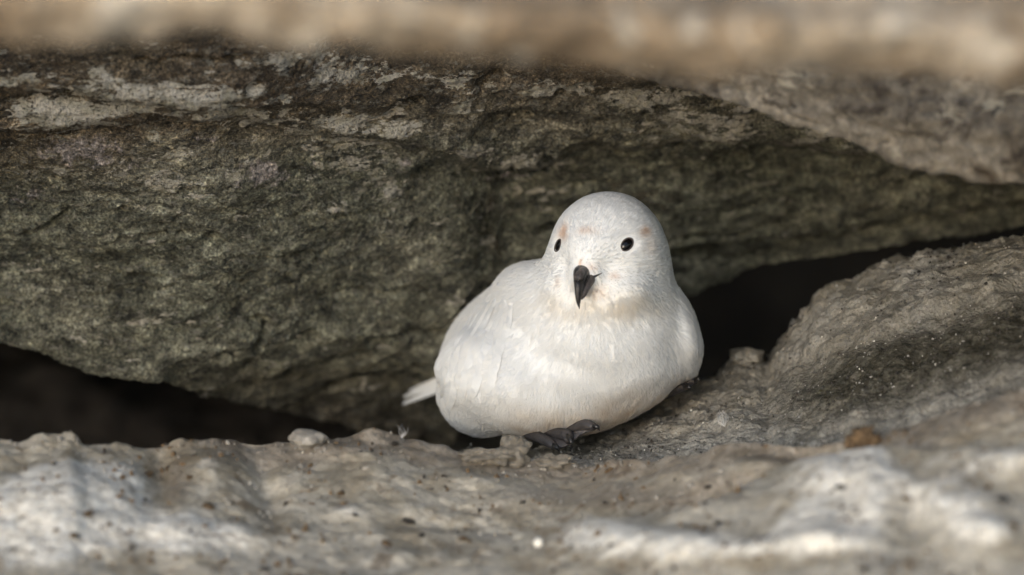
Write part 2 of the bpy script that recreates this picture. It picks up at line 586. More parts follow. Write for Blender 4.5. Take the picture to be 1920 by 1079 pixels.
# hollow and rounded block edge on the right
EDGE = {-2500: 1400, 700: 1100, 900: 1045, 1000: 1012, 1120: 1004, 1230: 985, 1330: 950, 1400: 905, 1470: 886, 1580: 869, 1700: 858, 1800: 856, 1920: 866, 2300: 900, 4400: 1000}
edge = interp_rows(xs, EDGE)[TX] + 9 * fbm(np.stack([px / 60, py / 400, 0 * px], -1), 3)
inside = sst(-6, 18, py - edge)
disp += 0.015 * inside * vis - 0.012 * gau(1360, 925, 110, 24, -0.25) - 0.006 * gau(1560, 850, 120, 14) - 0.008 * gau(300, 890, 30, 60, 0.1) - 0.008 * gau(500, 920, 26, 60, -0.25) - 0.005 * gau(820, 985, 120, 14, 0.05) - 0.006 * gau(1720, 1010, 24, 50, 0.2)
clean = clean * 0.85 + 0.12 * inside * sst(1000, 1400, px)
lump = fbm(SP * 24, 3) * 0.0050 + fbm(SP * 70 + 4, 3) * 0.0014 + fbm(SP * 200 + 9, 2) * 0.0008
# crumbly crest
lump += 0.006 * np.exp(-(TT / 0.05) ** 2) * np.clip(fbm(SP * np.array([70, 30, 30]) + 2, 3), -0.2, 1)
disp += lump
dirn = 0.45 * ns + np.array([0, -0.70, 0.20])
SP = SP + np.where((TT > 0)[..., None], ns * 0.6, dirn) * disp[..., None]
clean = np.clip(clean + 0.25 * fbm(SP * 50, 3) + 40 * (lump - 0.001), 0, 1.2)
silt = 0.85 * np.exp(-(fr / 0.22) ** 2) * sst(250, 520, px) + 0.4 * np.exp(-(fr / 0.12) ** 2)
silt = np.maximum(silt, gau(1350, 915, 130, 34, -0.25))
silt = np.maximum(silt, 0.8 * gau(1150, 930, 260, 50, -0.05))
silt = np.maximum(silt, 0.9 * gau(330, 900, 34, 80, 0.1))
silt = np.maximum(silt, 0.8 * gau(1640, 850, 300, 22, -0.1))
silt = np.maximum(silt, 0.9 * gau(1880, 1000, 60, 60))
silt = np.clip(silt - 0.5 * inside * (px > 1000), 0, 1)
silt[TT > 0] = 1
clean = clean * (1 - 0.8 * silt)
snow = mesh_obj('snow_bank', SP.reshape(-1, 3), grid_faces(len(xs), len(T), flip=False), M['snow'], attrs={'clean': clean.ravel(), 'silt': silt.ravel()})
tag(snow, 'bank of dirty granular old snow across the foreground', 'snow', kind='structure')
SNOW_PX = PX(SP)
SNOW_P = SP

# ---- ice slope rising to the right
RIDGE = {600: 880, 760: 858, 880: 846, 1000: 836, 1080: 822, 1130: 800, 1200: 776, 1250: 745, 1300: 714, 1330: 702, 1362: 682, 1385: 668, 1415: 667, 1437: 673,
         1452: 650, 1475: 618, 1494: 592, 1508: 578, 1526: 552, 1556: 530, 1600: 508, 1660: 488, 1720: 470, 1800: 456, 1920: 434, 2300: 372, 3000: 300, 4300: 240}
RDY = {600: 0.02, 900: 0.03, 1100: 0.045, 1300: 0.06, 1500: 0.06, 1920: 0.03, 2600: 0.0, 4300: -0.05}
BASE = {600: 900, 900: 880, 1000: 872, 1100: 866, 1200: 870, 1300: 880, 1600: 870, 1920: 790, 2300: 700, 4300: 600}
BSY = {600: -0.05, 1000: -0.06, 1150: -0.065, 1300: -0.095, 1920: -0.17, 2600: -0.2, 4300: -0.24}
ix = graded(860, 1980, 620, 4200, 2.0, 60)
ridge, rdy, base_, bsy = (interp_rows(ix, q) for q in (RIDGE, RDY, BASE, BSY))
IT = np.concatenate([np.linspace(-0.35, -0.02, 12), np.linspace(0, 1, 170), 1 + np.linspace(0.01, 1, 40) ** 1.6])
IX, TT = np.meshgrid(np.arange(len(ix)), IT, indexing='ij')
tf = np.clip(TT, -1, 1)
# convex brow: steeper near the ridge on the far right
shape = tf + 0.10 * np.sin(np.pi * np.clip(tf, 0, 1)) * sst(1400, 1700, ix)[IX]
ipx = ix[IX] + 0 * tf
ipy = base_[IX] + (ridge - base_)[IX] * shape
iy = bsy[IX] + (rdy - bsy)[IX] * np.where(tf > 0, tf, tf * 0.6)
IP = W3(ipx, ipy, iy)
bk = np.clip(TT - 1, 0, None)
IP[..., 1] += bk * 0.5
IP[..., 2] -= 0.10 * sst(0, 0.35, bk) * (0.3 + 0.7 * sst(1300, 1500, ipx)) + 0.03 * bk
ni = grid_normals(IP)
ni *= np.sign(ni[..., 2:3] + 1e-9)
wet = np.exp(-(((ipy - (800 - 0.30 * (ipx - 1300))) / 75) ** 2)) * sst(1330, 1620, ipx) * 1.0
wet += 0.15 * np.exp(-(((ipx - 1180) / 170) ** 2 + ((ipy - 830) / 30) ** 2))
idisp = fbm(IP * 45 + 3, 4) * 0.0055 + fbm(IP * 170 + 1, 3) * 0.0010 * (1 - 0.5 * np.clip(wet, 0, 1)) + (np.abs(fbm(IP * 90, 2)) - 0.25) * 0.0025
idisp += 0.0016 * fbm(IP * 260, 2) * np.exp(-((TT - 1) / 0.08) ** 2)
# icy shelf lip running diagonally
lip = sst(-10, 8, (700 - 0.33 * (ipx - 1400)) - ipy + 10 * fbm(np.stack([ipx / 70, ipy / 200, 0 * ipx], -1), 3))
idisp += 0.005 * lip * sst(1250, 1450, ipx) * sst(1.0, 0.75, TT)
idisp = idisp - 0.0015
IP = IP + ni * idisp[..., None]
ice = mesh_obj('ice_slope', IP.reshape(-1, 3), grid_faces(len(ix), len(IT)), M['ice'], attrs={'wet': np.clip(wet, 0, 1).ravel()})
tag(ice, 'slope of grainy grey ice rising to the right', 'ice', kind='structure')
ICE_PX, ICE_P, ICE_N = PX(IP), IP, ni


# ================================================================== ROCKS
def close_loft(P, back_y, top_lift, bot_drop):
    """P: (n, m, 3) visible face, rows bottom -> top; add back rows and end caps so that the rock is a closed solid."""
    top, bot = P[:, -1], P[:, 0]
    rows = [P]
    for k in (0.12, 0.35, 0.7, 1.0):
        q = top.copy()
        q[:, 1] += (back_y - q[:, 1]) * k
        q[:, 2] += top_lift * math.sin(k * math.pi / 2)
        rows.append(q[:, None])
    for k in (1.0, 0.7, 0.4, 0.2, 0.08):
        q = bot.copy()
        q[:, 1] += (back_y - q[:, 1]) * k
        q[:, 2] += bot_drop * k
        rows.append(q[:, None])
    Q = np.concatenate(rows, 1)
    n, m = Q.shape[:2]
    F = grid_faces(n, m, closed=True)
    V = Q.reshape(-1, 3)
    c0, c1 = V[:m].mean(0), V[-m:].mean(0)
    V = np.concatenate([V, [c0, c1]])
    j = np.arange(0, m - 1, 2)
    e0 = np.stack([np.full(len(j), n * m), (j + 2) % m, j + 1, j], -1)
    b = (n - 1) * m
    e1 = np.stack([np.full(len(j), n * m + 1), b + j, b + j + 1, b + (j + 2) % m], -1)
    return V, np.concatenate([F, e0, e1]), n, m


def rock_obj(name, P, mat, back_y, top_lift, bot_drop, attrs=None):
    V, faces4, n, m = close_loft(P, back_y, top_lift, bot_drop)
    at = {}
    for k, a in (attrs or {}).items():
        full = np.zeros((n, m), np.float32)
        full[:, :a.shape[1]] = a
        full[:, a.shape[1]:] = 0.3
        at[k] = np.concatenate([full.ravel(), [0, 0]])
    o = mesh_obj(name, V, faces4, mat, attrs=at)
    return o


# ---- the big boulder behind the bird
BOT = {-2600: 560, -900: 610, -200: 628, 0: 642, 60: 650, 110: 672, 180: 700, 300: 714, 380: 738, 480: 758, 620: 792, 740: 815, 840: 838, 868: 800, 900: 700, 950: 580, 1000: 540,
       1120: 520, 1220: 540, 1290: 550, 1340: 532, 1400: 507, 1450: 493, 1550: 482, 1650: 466, 1760: 446, 1920: 425, 2300: 360, 3000: 280, 4300: 200}
bx_ = graded(-70, 1990, -2500, 4200, 2.5, 70)
bot = interp_rows(bx_, BOT)
bot = bot + 7 * fbm(np.stack([bx_ / 45, 0 * bx_ + 3.3, 0 * bx_], -1), 4, 0.6)
BT = np.concatenate([np.linspace(-1, -0.03, 26), graded(0, 1, 0, 1.9, 0.0033, 0.08)])
BX, TT = np.meshgrid(np.arange(len(bx_)), BT, indexing='ij')
bpx = bx_[BX]
tf = np.clip(TT, 0, None)
TOPPY = 40.0
bpy_ = bot[BX] + (TOPPY - bot[BX]) * tf
# depth of the face: leans out over the bird towards the top
by = 0.085 + 0.0 * tf
hgt = (bot[BX] - bpy_)
by = by + 0.02 * sst(900, 1500, bpx) - 0.065 * sst(900, 300, bpx)
by = by - 0.12 * sst(0, 1.15, tf) - 0.02 * sst(0.8, 1.6, tf)
# the lower left third recedes as an undercut
UND = {-2600: 540, 0: 636, 60: 640, 180: 690, 280: 700, 330: 672, 420: 655, 520: 640, 640: 628, 760: 640, 860: 700, 960: 800, 1100: 900, 4300: 900}
und = interp_rows(bx_, UND)[BX] + 14 * fbm(np.stack([bpx / 90, 0 * bpx, bpy_ / 150], -1), 3)
by = by + (0.022 * sst(-10, 110, bpy_ - und) + 0.00028 * np.clip(bpy_ - und, 0, 220)) * sst(1000, 850, bpx)


def ledge(ctrl, width, amp, wob=10):
    c = interp_rows(bx_, ctrl)[BX] + wob * fbm(np.stack([bpx / 110, 0 * bpx + 5.1, 0 * bpx], -1), 4)
    return amp * sst(-width, width, bpy_ - c)


# below each ledge the face steps back
by = by + ledge({-2600: 250, 0: 238, 300: 228, 700: 262, 1000: 300, 4300: 420}, 6, 0.016) * sst(1000, 700, bpx)
by = by + ledge({-2600: 150, 0: 168, 260: 195, 500: 205, 760: 215, 4300: 420}, 5, 0.010) * sst(900, 600, bpx)
by = by + ledge({-2600: 420, 700: 330, 850: 300, 960: 318, 1020: 300, 1110: 250, 1180: 262, 1270: 252, 1330: 277, 1440: 268, 1600: 292, 1800: 330, 4300: 520}, 6, 0.024, 7) * sst(640, 900, bpx)
by = by + ledge({-2600: 300, 800: 225, 1000: 215, 1200: 215, 1400: 262, 1600: 285, 4300: 520}, 5, 0.010, 8) * sst(700, 1000, bpx)
by = by + ledge({-2600: 700, 900: 560, 1000: 520, 1300: 470, 1500: 440, 1920: 380, 4300: 300}, 9, 0.012, 12) * sst(1150, 1300, bpx)
BP = W3(bpx, bpy_, by)
ub = np.clip(-TT, 0, None)
BP[..., 1] += ub ** 1.2 * 0.75
BP[..., 2] += ub ** 0.7 * 0.06 + 0.05 * ub * sst(1000, 1300, bpx)
nb = grid_normals(BP)
nb *= -np.sign(nb[..., 1:2] + 1e-9)
S = np.array([0.42, 0.8, 1.0])
bd = fbm(BP * S * 22, 4) * 0.009 + fbm(BP * np.array([0.6, 0.8, 1.0]) * 75 + 3, 4, 0.55) * 0.0022 + fbm(BP * np.array([0.35, 0.7, 1]) * 150 + 8, 3, 0.55, ridged=True) * 0.0006
bd += fbm(BP * 330, 3, 0.6) * 0.0014
pits = sst(0.30, 0.5, perlin(BP * np.array([45, 60, 75]) + 31))
bd -= 0.006 * pits
for x0, y0, x1, y1, w_, dp in [(50, 440, 132, 402, 8, 0.006), (265, 441, 312, 434, 5, 0.004), (335, 440, 360, 437, 5, 0.004), (740, 225, 790, 200, 14, 0.007), (905, 165, 935, 140, 13, 0.007),
                               (855, 330, 960, 318, 5, 0.004), (150, 560, 330, 535, 4, 0.003), (420, 480, 610, 470, 4, 0.003), (600, 560, 800, 545, 5, 0.004), (480, 655, 500, 610, 6, 0.006),
                               (1350, 395, 1480, 370, 6, 0.004), (1480, 330, 1700, 350, 5, 0.004), (1290, 455, 1400, 440, 6, 0.004), (300, 120, 460, 108, 6, 0.005), (20, 300, 90, 330, 5, 0.004),
                               (590, 405, 700, 395, 4, 0.003), (1050, 175, 1100, 165, 9, 0.006), (690, 640, 830, 625, 7, 0.005)]:
    ex, ey = x1 - x0, y1 - y0
    t_ = np.clip(((bpx - x0) * ex + (bpy_ - y0) * ey) / (ex * ex + ey * ey), 0, 1)
    dd = np.hypot(bpx - x0 - t_ * ex, bpy_ - y0 - t_ * ey + 4 * np.sin(bpx / 17.0))
    bd -= dp * np.exp(-(dd / w_) ** 2)
BP = BP + nb * (bd * np.where(TT < 0, 0.6, 1.0))[..., None]
def spots(lst):
    z = np.zeros_like(bpx)
    for cx, cy, rx_, ry_, k_ in lst:
        z = np.maximum(z, k_ * np.exp(-(((bpx - cx) / rx_) ** 2 + ((bpy_ - cy) / ry_) ** 2)))
    return z


lich = spots([(300, 185, 260, 40, 0.9), (90, 205, 130, 42, 1.0), (30, 150, 90, 25, 0.7), (430, 225, 140, 26, 0.85), (640, 140, 90, 40, 0.95), (700, 240, 120, 22, 1.0),
              (560, 110, 120, 22, 0.7), (860, 150, 90, 30, 0.75), (870, 205, 60, 22, 0.7), (1000, 300, 120, 18, 0.75), (880, 290, 50, 16, 0.8), (1060, 170, 90, 26, 0.7),
              (1200, 190, 130, 26, 0.8), (1340, 225, 150, 32, 0.9), (1500, 262, 120, 26, 0.8), (1640, 285, 100, 18, 0.6), (400, 290, 90, 20, 0.6), (330, 330, 140, 40, 0.45),
              (700, 350, 180, 60, 0.42), (950, 360, 120, 50, 0.40), (-300, 200, 300, 80, 0.9), (2300, 300, 300, 80, 0.8)])
lich = np.clip(0.9 * lich + 0.35 * fbm(BP * 40 + 6, 3), 0, 1)
quartz = spots([(490, 325, 62, 26, 1.0), (150, 275, 100, 36, 0.9), (885, 288, 36, 16, 0.8), (60, 370, 70, 26, 0.6), (960, 332, 70, 12, 0.7), (390, 265, 40, 14, 0.6),
                (250, 300, 60, 20, 0.5), (760, 300, 60, 14, 0.5)])
grn = np.clip(sst(180, 380, bpy_ + 0.10 * (bpx - 400)) + 0.25 * fbm(BP * 14, 3), 0, 1) * (1 - 0.75 * sst(10, 160, bpy_ - und) * sst(1000, 850, bpx))  # browner in the undercut: shade of the downward-facing rock put into the colour
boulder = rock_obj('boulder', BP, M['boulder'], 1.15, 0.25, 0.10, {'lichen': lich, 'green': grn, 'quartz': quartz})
tag(boulder, 'huge greenish-brown boulder crusted with pale lichen behind the bird', 'boulder')

# ---- the tan foreground rock along the top, far out of focus
OB = {-2600: 100, -400: 78, 0: 66, 200: 70, 400: 58, 560: 72, 700: 88, 860: 100, 1060: 112, 1200: 122, 1300: 136, 1500: 122, 1700: 125, 1800: 140, 1920: 150, 2400: 170, 4300: 260}
ox = graded(-120, 2050, -2500, 4200, 9, 80)
ob = interp_rows(ox, OB)
OT = np.concatenate([np.linspace(-1, -0.05, 14), np.linspace(0, 1, 60)])
OX, TT = np.meshgrid(np.arange(len(ox)), OT, indexing='ij')
opx = ox[OX]
t0 = np.clip(TT, 0, None)
opy = ob[OX] - 230 * t0
oy = -0.62 - 0.03 * np.sin(np.clip(t0 * 2.2, 0, 1) * math.pi / 2) + 0.10 * t0 ** 2
OP = W3(opx, opy, oy)
u = np.clip(-TT, 0, None)
OP[..., 1] += 0.09 * u
OP[..., 2] += 0.030 * u ** 2
no = grid_normals(OP)
no *= -np.sign(no[..., 1:2] + 1e-9)
OP = OP + no * (fbm(OP * 18, 4) * 0.010 + fbm(OP * 70, 4) * 0.004)[..., None]
over = rock_obj('rock', OP, M['overhang'], -0.51, 0.0, 0.020)
tag(over, 'blurred tan rock slab with pale blotches along the top edge', 'rock')

# ---- the brown rock hanging in on the right, half out of focus
RB = {900: 40, 1040: 96, 1140: 128, 1240: 158, 1350: 186, 1440: 214, 1530: 242, 1620: 270, 1700: 298, 1780: 326, 1840: 341, 1920: 346, 2100: 352, 2500: 350, 3200: 320, 4300: 280}
RY = {900: -0.08, 1200: -0.10, 1500: -0.135, 1920: -0.17, 2600: -0.24, 4300: -0.3}
rx = graded(960, 2050, 920, 4200, 4.5, 80)
rb, ry = interp_rows(rx, RB), interp_rows(rx, RY)
RT = np.concatenate([np.linspace(-1, -0.05, 16), np.linspace(0, 1, 90)])
RX, TT = np.meshgrid(np.arange(len(rx)), RT, indexing='ij')
rpx = rx[RX]
t0 = np.clip(TT, 0, None)
rpy = rb[RX] - (rb[RX] + 60) * t0
rY = ry[RX] - 0.015 * np.sin(np.clip(t0 * 3, 0, 1) * math.pi / 2) + 0.03 * t0
RP = W3(rpx, rpy, rY)
u = np.clip(-TT, 0, None)
RP[..., 1] += 0.30 * u
RP[..., 2] += 0.035 * u
nr = grid_normals(RP)
nr *= -np.sign(nr[..., 1:2] + 1e-9)
RP = RP + nr * (fbm(RP * np.array([14, 30, 30]), 3) * 0.006 + fbm(RP * np.array([60, 95, 95]), 4) * 0.0045)[..., None]
brown = rock_obj('rock', RP, M['brown'], 0.30, 0.04, 0.04)
tag(brown, 'purplish-brown mottled rock wedged in at the upper right', 'rock')

# ---- rocks deep inside the crevice, cavity shade put into their dark colour
DB = {-2600: 640, -300: 640, 0: 665, 200: 720, 420: 745, 640: 770, 900: 800, 1100: 830}
dx = graded(-80, 1050, -2500, 1090, 9, 80)
db = interp_rows(dx, DB)
DT = np.linspace(0, 1, 60)
DX, TT = np.meshgrid(np.arange(len(dx)), DT, indexing='ij')
dpx = dx[DX]
dpy = 1010 + (db[DX] - 40 - 1010) * TT
DP = W3(dpx, dpy, 0.50 + 0.10 * TT ** 2)
nd_ = grid_normals(DP)
nd_ *= -np.sign(nd_[..., 1:2] + 1e-9)
DP = DP + nd_ * (fbm(DP * np.array([9, 14, 22]), 4) * 0.035 + fbm(DP * 60, 4) * 0.006)[..., None]
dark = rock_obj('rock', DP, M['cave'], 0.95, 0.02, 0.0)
tag(dark, 'rock deep in the crevice at lower left, coloured dark brown for its shade', 'rock')

bxs = np.linspace(-2.2, 2.2, 90)
bzs = np.linspace(-0.7, 0.55, 40)
KX, KZ = np.meshgrid(bxs, bzs, indexing='ij')
KP = np.stack([KX, 1.12 + 0 * KX, KZ], -1)
KP[..., 1] -= fbm(KP * 5, 4) * 0.10
wall = rock_obj('cave_wall', KP, M['cave'], 1.7, 0.0, 0.0)  # also keeps sky light from leaking in behind the cavity
tag(wall, 'rock wall closing the back of the crevice, coloured near black for its shade', 'rock wall', kind='structure')


# ================================================================== SNOW PETREL
MM = 0.001
BO = W3(1080, 830, 0.0)            # bird origin: under the breast


def L(px, py, Y):
    """Local bird millimetres for a photograph position at local depth Y (mm)."""
    return (W3(px, py, Y * MM) - BO) / MM


def ell(p, c, r, yaw=0.0, roll=0.0, pitch=0.0):
    q = p - np.asarray(c, np.float32)
    if yaw or roll or pitch:
        R = np.array((Matrix.Rotation(yaw, 3, 'Z') @ Matrix.Rotation(roll, 3, 'Y') @ Matrix.Rotation(pitch, 3, 'X')), np.float32)
        q = q @ R
    q = q / np.asarray(r, np.float32)
    k0 = np.sqrt(np.einsum('...i,...i->...', q, q))
    q = q / np.asarray(r, np.float32)
    k1 = np.sqrt(np.einsum('...i,...i->...', q, q))
    return k0 * (k0 - 1) / (k1 + np.float32(1e-9))


def smin(a, b, k):
    h = np.clip(0.5 + 0.5 * (b - a) / k, 0, 1)
    return b + (a - b) * h - k * h * (1 - h)


YAW = math.radians(22)
HEAD = L(1140, 470, -20)
FD = np.array([-math.sin(YAW), -math.cos(YAW), 0])       # face direction
FS = np.array([math.cos(YAW), -math.sin(YAW), 0])        # towards image right


def hp(f, s, z):
    return HEAD + FD * f + FS * s + np.array([0, 0, z])


BILL = L(1097, 516, -53)
EYES = [hp(20.6, 17.0, 5.2), hp(20.6, -17.0, 3.6)]


def sdf(p):
    p = np.asarray(p, np.float32)
    d = ell(p, HEAD, (28.2, 30, 28.2))
    d = smin(d, ell(p, hp(17, 0, -3), (14.5, 18, 17.5), yaw=-YAW), 7)        # forehead
    d = smin(d, ell(p, hp(27, 0, -10.5), (8, 9, 7.5), yaw=-YAW), 6)          # bill base
    d = smin(d, ell(p, hp(15, 12.5, -17), (13.5, 14, 10.5), yaw=-YAW), 5)    # cheeks
    d = smin(d, ell(p, hp(15, -12.5, -16), (11.5, 13, 10.5), yaw=-YAW), 5)
    d = smin(d, ell(p, hp(17, 1, -24), (13, 12, 8), yaw=-YAW), 5)            # chin
    body = ell(p, L(1148, 560, -8), (30.5, 31, 36))                           # neck
    body = smin(body, ell(p, L(1118, 634, -12), (41.0, 38, 38), roll=0.15), 12)  # breast
    body = smin(body, ell(p, L(1000, 712, -2), (48, 43, 28), roll=0.16), 12)  # belly
    body = smin(body, ell(p, L(1172, 655, 2), (28, 36, 24), roll=0.45), 12)
    body = smin(body, ell(p, L(1060, 652, 56), (42, 90, 33), yaw=math.radians(20), roll=-0.15), 14)
    body = smin(body, ell(p, L(1030, 626, 30), (30, 50, 25), yaw=math.radians(22), roll=0.3), 18)   # mantle
    body = smin(body, ell(p, L(1032, 576, 12), (28, 36, 18), roll=0.50), 19)
    d = smin(d, body, 13)
    d = smin(d, ell(p, L(926, 668, 24), (20, 58, 34.5), yaw=math.radians(16), roll=0.50), 10)   # folded wings
    d = smin(d, ell(p, L(906, 738, 20), (22.5, 38, 21)), 6)
    d = smin(d, ell(p, L(1253, 616, 30), (12.5, 55, 26), yaw=math.radians(8), roll=-0.26), 10.0)
    for s_ in (1, -1):
        d = d + 2.3 * np.exp(-((p - hp(27, 9.5 * s_, -4).astype(np.float32)) ** 2).sum(-1) / 36.0)      # hollow before the eye
        d = d + 1.0 * np.exp(-((p - EYES[0 if s_ > 0 else 1].astype(np.float32)) ** 2).sum(-1) / 30.0)
    d = d + 0.35 * np.sin(p[..., 2] * 0.33 + 1.5 * np.sin(p[..., 0] * 0.12)) * np.exp(-((p[..., 2] - 34) / 22) ** 2) * (p[..., 1] < 20)
    return d


def grad(p, e=0.3, d0=None):
    d0 = sdf(p) if d0 is None else d0
    g = np.stack([sdf(p + np.array(v, np.float32) * np.float32(e)) - d0 for v in ((1, 0, 0), (0, 1, 0), (0, 0, 1))], -1)
    return g / (np.linalg.norm(g, axis=-1, keepdims=True) + 1e-9)


def project(p, off=0.0, it=3):
    p = np.asarray(p, np.float32)
    for _ in range(it):
        d = sdf(p)
        p = p - grad(p, d0=d) * (d - off)[..., None]
    return p


def surface_nets(lo, hi, h):
    ax = [np.arange(lo[i], hi[i], h) for i in range(3)]
    n = [len(a) for a in ax]
    X = np.stack(np.meshgrid(*ax, indexing='ij'), -1)
    D = np.concatenate([sdf(X[i:i + 8]) for i in range(0, n[0], 8)], 0)
    I = D < 0
    cnt = np.zeros([k - 1 for k in n], np.int8)
    for dx in (0, 1):
        for dy in (0, 1):
            for dz in (0, 1):
                cnt += I[dx:n[0] - 1 + dx, dy:n[1] - 1 + dy, dz:n[2] - 1 + dz]
    act = (cnt > 0) & (cnt < 8)
    idx = -np.ones(act.shape, np.int64)
    cells = np.argwhere(act)
    idx[act] = np.arange(len(cells))
    V = np.asarray(lo) + (cells + 0.5) * h
    F = []
    for a in range(3):
        b, c = (a + 1) % 3, (a + 2) % 3
        s0 = [slice(None)] * 3
        s1 = [slice(None)] * 3
        s0[a], s1[a] = slice(0, -1), slice(1, None)
        E = np.argwhere(I[tuple(s0)] != I[tuple(s1)])
        E = E[(E[:, b] > 0) & (E[:, c] > 0) & (E[:, b] < n[b] - 1) & (E[:, c] < n[c] - 1)]
        inside = I[E[:, 0], E[:, 1], E[:, 2]]
        q = []
        for ob_, oc_ in ((1, 1), (0, 1), (0, 0), (1, 0)):
            k = E.copy()
            k[:, b] -= ob_
            k[:, c] -= oc_
            q.append(idx[k[:, 0], k[:, 1], k[:, 2]])
        q = np.stack(q, -1)
        q[~inside] = q[~inside][:, ::-1]
        F.append(q)
    F = np.concatenate(F)
    F = F[(F >= 0).all(1)]
    return project(V, it=3), F


def tint_at(p):
    """Feather colour from place on the bird: white, cream chin, stained belly, rusty specks on the face."""
    q = PX(BO + p * MM)
    x, y = q[:, 0], q[:, 1]
    front = sst(30, -10, p[:, 1])
    white = np.array([0.872, 0.884, 0.892])
    c = np.repeat(white[None], len(p), 0)

    def stain(col, k):
        nonlocal c
        c = c * (1 - k[:, None]) + np.array(col) * k[:, None]
    nz = fbm(p * 0.09, 3)
    stain((0.80, 0.70, 0.55), np.clip(0.50 * np.exp(-(((y - 572) / 26) ** 2 + ((x - 1130) / 110) ** 2)) * (0.75 + nz), 0, 1) * front)
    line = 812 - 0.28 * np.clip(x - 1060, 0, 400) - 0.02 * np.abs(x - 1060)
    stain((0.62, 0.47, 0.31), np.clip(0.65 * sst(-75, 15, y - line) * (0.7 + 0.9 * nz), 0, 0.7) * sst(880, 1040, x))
    for cx, cy, r1, r2, k in ((1058, 437, 7, 15, 0.75), (1210, 436, 9, 9, 0.65), (1100, 435, 26, 7, 0.28), (1151, 517, 9, 7, 0.6), (1046, 526, 5, 10, 0.5),
                              (1218, 462, 12, 14, 0.25), (1108, 502, 12, 8, 0.4), (1090, 492, 4, 5, 0.4), (1122, 548, 16, 12, 0.35)):
        w = np.exp(-(((x - cx + 8 * nz) / r1) ** 2 + ((y - cy) / r2) ** 2))
        stain((0.62, 0.36, 0.19), np.clip(k * w * (0.8 + 1.6 * nz), 0, 1) * front)
    return c


def fluff(p):
    """Soft unevenness of the plumage, mm."""
    hd = sst(44, 30, np.linalg.norm(p - HEAD, axis=-1))
    wg = sst(-25, -40, p[..., 0]) * sst(20, 40, p[..., 2])
    return fbm(p * 0.085, 2) * (0.45 + 0.35 * wg) * (1 - 0.3 * hd) + perlin(p * np.array([0.24, 0.24, 0.34])) * (0.14 + 0.16 * hd + 0.2 * wg)


petrel = bpy.data.objects.new('snow_petrel', None)
COL.objects.link(petrel)
petrel.location = BO
petrel.empty_display_size = 0.05
tag(petrel, 'white petrel with dark eyes and short black hooked bill crouching on the ice', 'bird')

bv, bf = surface_nets((-80, -66, -8), (78, 156, 130), 1.6)
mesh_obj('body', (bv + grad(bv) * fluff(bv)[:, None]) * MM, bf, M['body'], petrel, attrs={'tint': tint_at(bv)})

# ---- plumage: contour feathers, each a rachis with fanned barbs
fn = grad(bv)
cand = np.where((bv[:, 1] < 60) & (fn[:, 1] < 0.40) & (bv[:, 2] > -7))[0]
cand = RNG.permutation(cand)
ishead = (np.linalg.norm(bv - HEAD, axis=1) < 37) * 1.0
# one feather per little cell of space keeps the cover even
ck = np.floor(bv[cand] / np.where(ishead[cand] > 0, 1.25, 1.7)[:, None]).astype(int)
_, first = np.unique(np.concatenate([ck, ishead[cand][:, None].astype(int)], 1), axis=0, return_index=True)
cand = cand[first]
fc, fn, ishead = bv[cand], fn[cand], ishead[cand]
fc = fc + RNG.normal(0, 0.3, fc.shape)
flow = fc - (BILL + np.array([0, 6.0, 5.0]))
flow /= np.linalg.norm(flow, axis=1)[:, None]
flow = flow + np.array([0, 0.25, -0.35]) * (1 - ishead)[:, None] + RNG.normal(0, 0.06, fc.shape)
flow -= fn * (flow * fn).sum(1)[:, None]
flow /= np.linalg.norm(flow, axis=1)[:, None]
side = np.cross(fn, flow)
dist_bill = np.linalg.norm(fc - BILL, axis=1)
FLEN = np.where(ishead > 0, np.clip(1.6 + dist_bill * 0.06, 1.8, 4.4), np.clip(5.0 + dist_bill * 0.045, 5.5, 9.5)) * RNG.uniform(0.85, 1.15, len(fc))
FWID = FLEN * np.where(ishead > 0, 0.42, 0.36)
NB = 24
k = np.linspace(-1, 1, NB)
jit = RNG.normal(0, 0.05, (len(fc), NB))
root_u = np.clip(0.62 * (1 - np.abs(k)[None]) ** 0.9 + jit, 0, 0.75)
tip_u = np.clip(0.45 + 0.55 * np.sqrt(np.clip(1 - k * k, 0, 1))[None] + jit * 1.3, 0.2, 1.1)
tip_w = k[None] + RNG.normal(0, 0.06, (len(fc), NB))
pts = []
for s in (0.0, 0.34, 0.68, 1.0):
    uu = root_u + (tip_u - root_u) * s
    ww = tip_w * (s ** 1.2)
    P3 = fc[:, None] + flow[:, None] * (uu * FLEN[:, None])[..., None] + side[:, None] * (ww * FWID[:, None])[..., None]
    lift = (0.06 + 0.26 * uu * (1 - 0.5 * s)) * np.where(ishead > 0, 0.5, 0.8)[:, None] * (1 - 0.35 * np.abs(ww))
    pts.append((P3, lift))
SPT = np.stack([p for p, _ in pts], 2).reshape(-1, 3)
LFT = np.stack([l for _, l in pts], 2).reshape(-1)
LFT = LFT * np.repeat(1 + 2.5 * (RNG.random(len(LFT) // 4) < 0.012) * (1 - np.repeat(ishead, NB)), 4)
SPT = project(SPT, LFT + fluff(SPT), 1)
SPT = SPT.reshape(-1, 4, 3)
bad = np.zeros(len(SPT), bool)
for e in EYES:
    bad |= (np.linalg.norm(SPT - e, axis=-1) < 4.5).any(1)
bad |= (np.linalg.norm(SPT - BILL, axis=-1) < 4.2).any(1)
SPT = SPT[~bad]

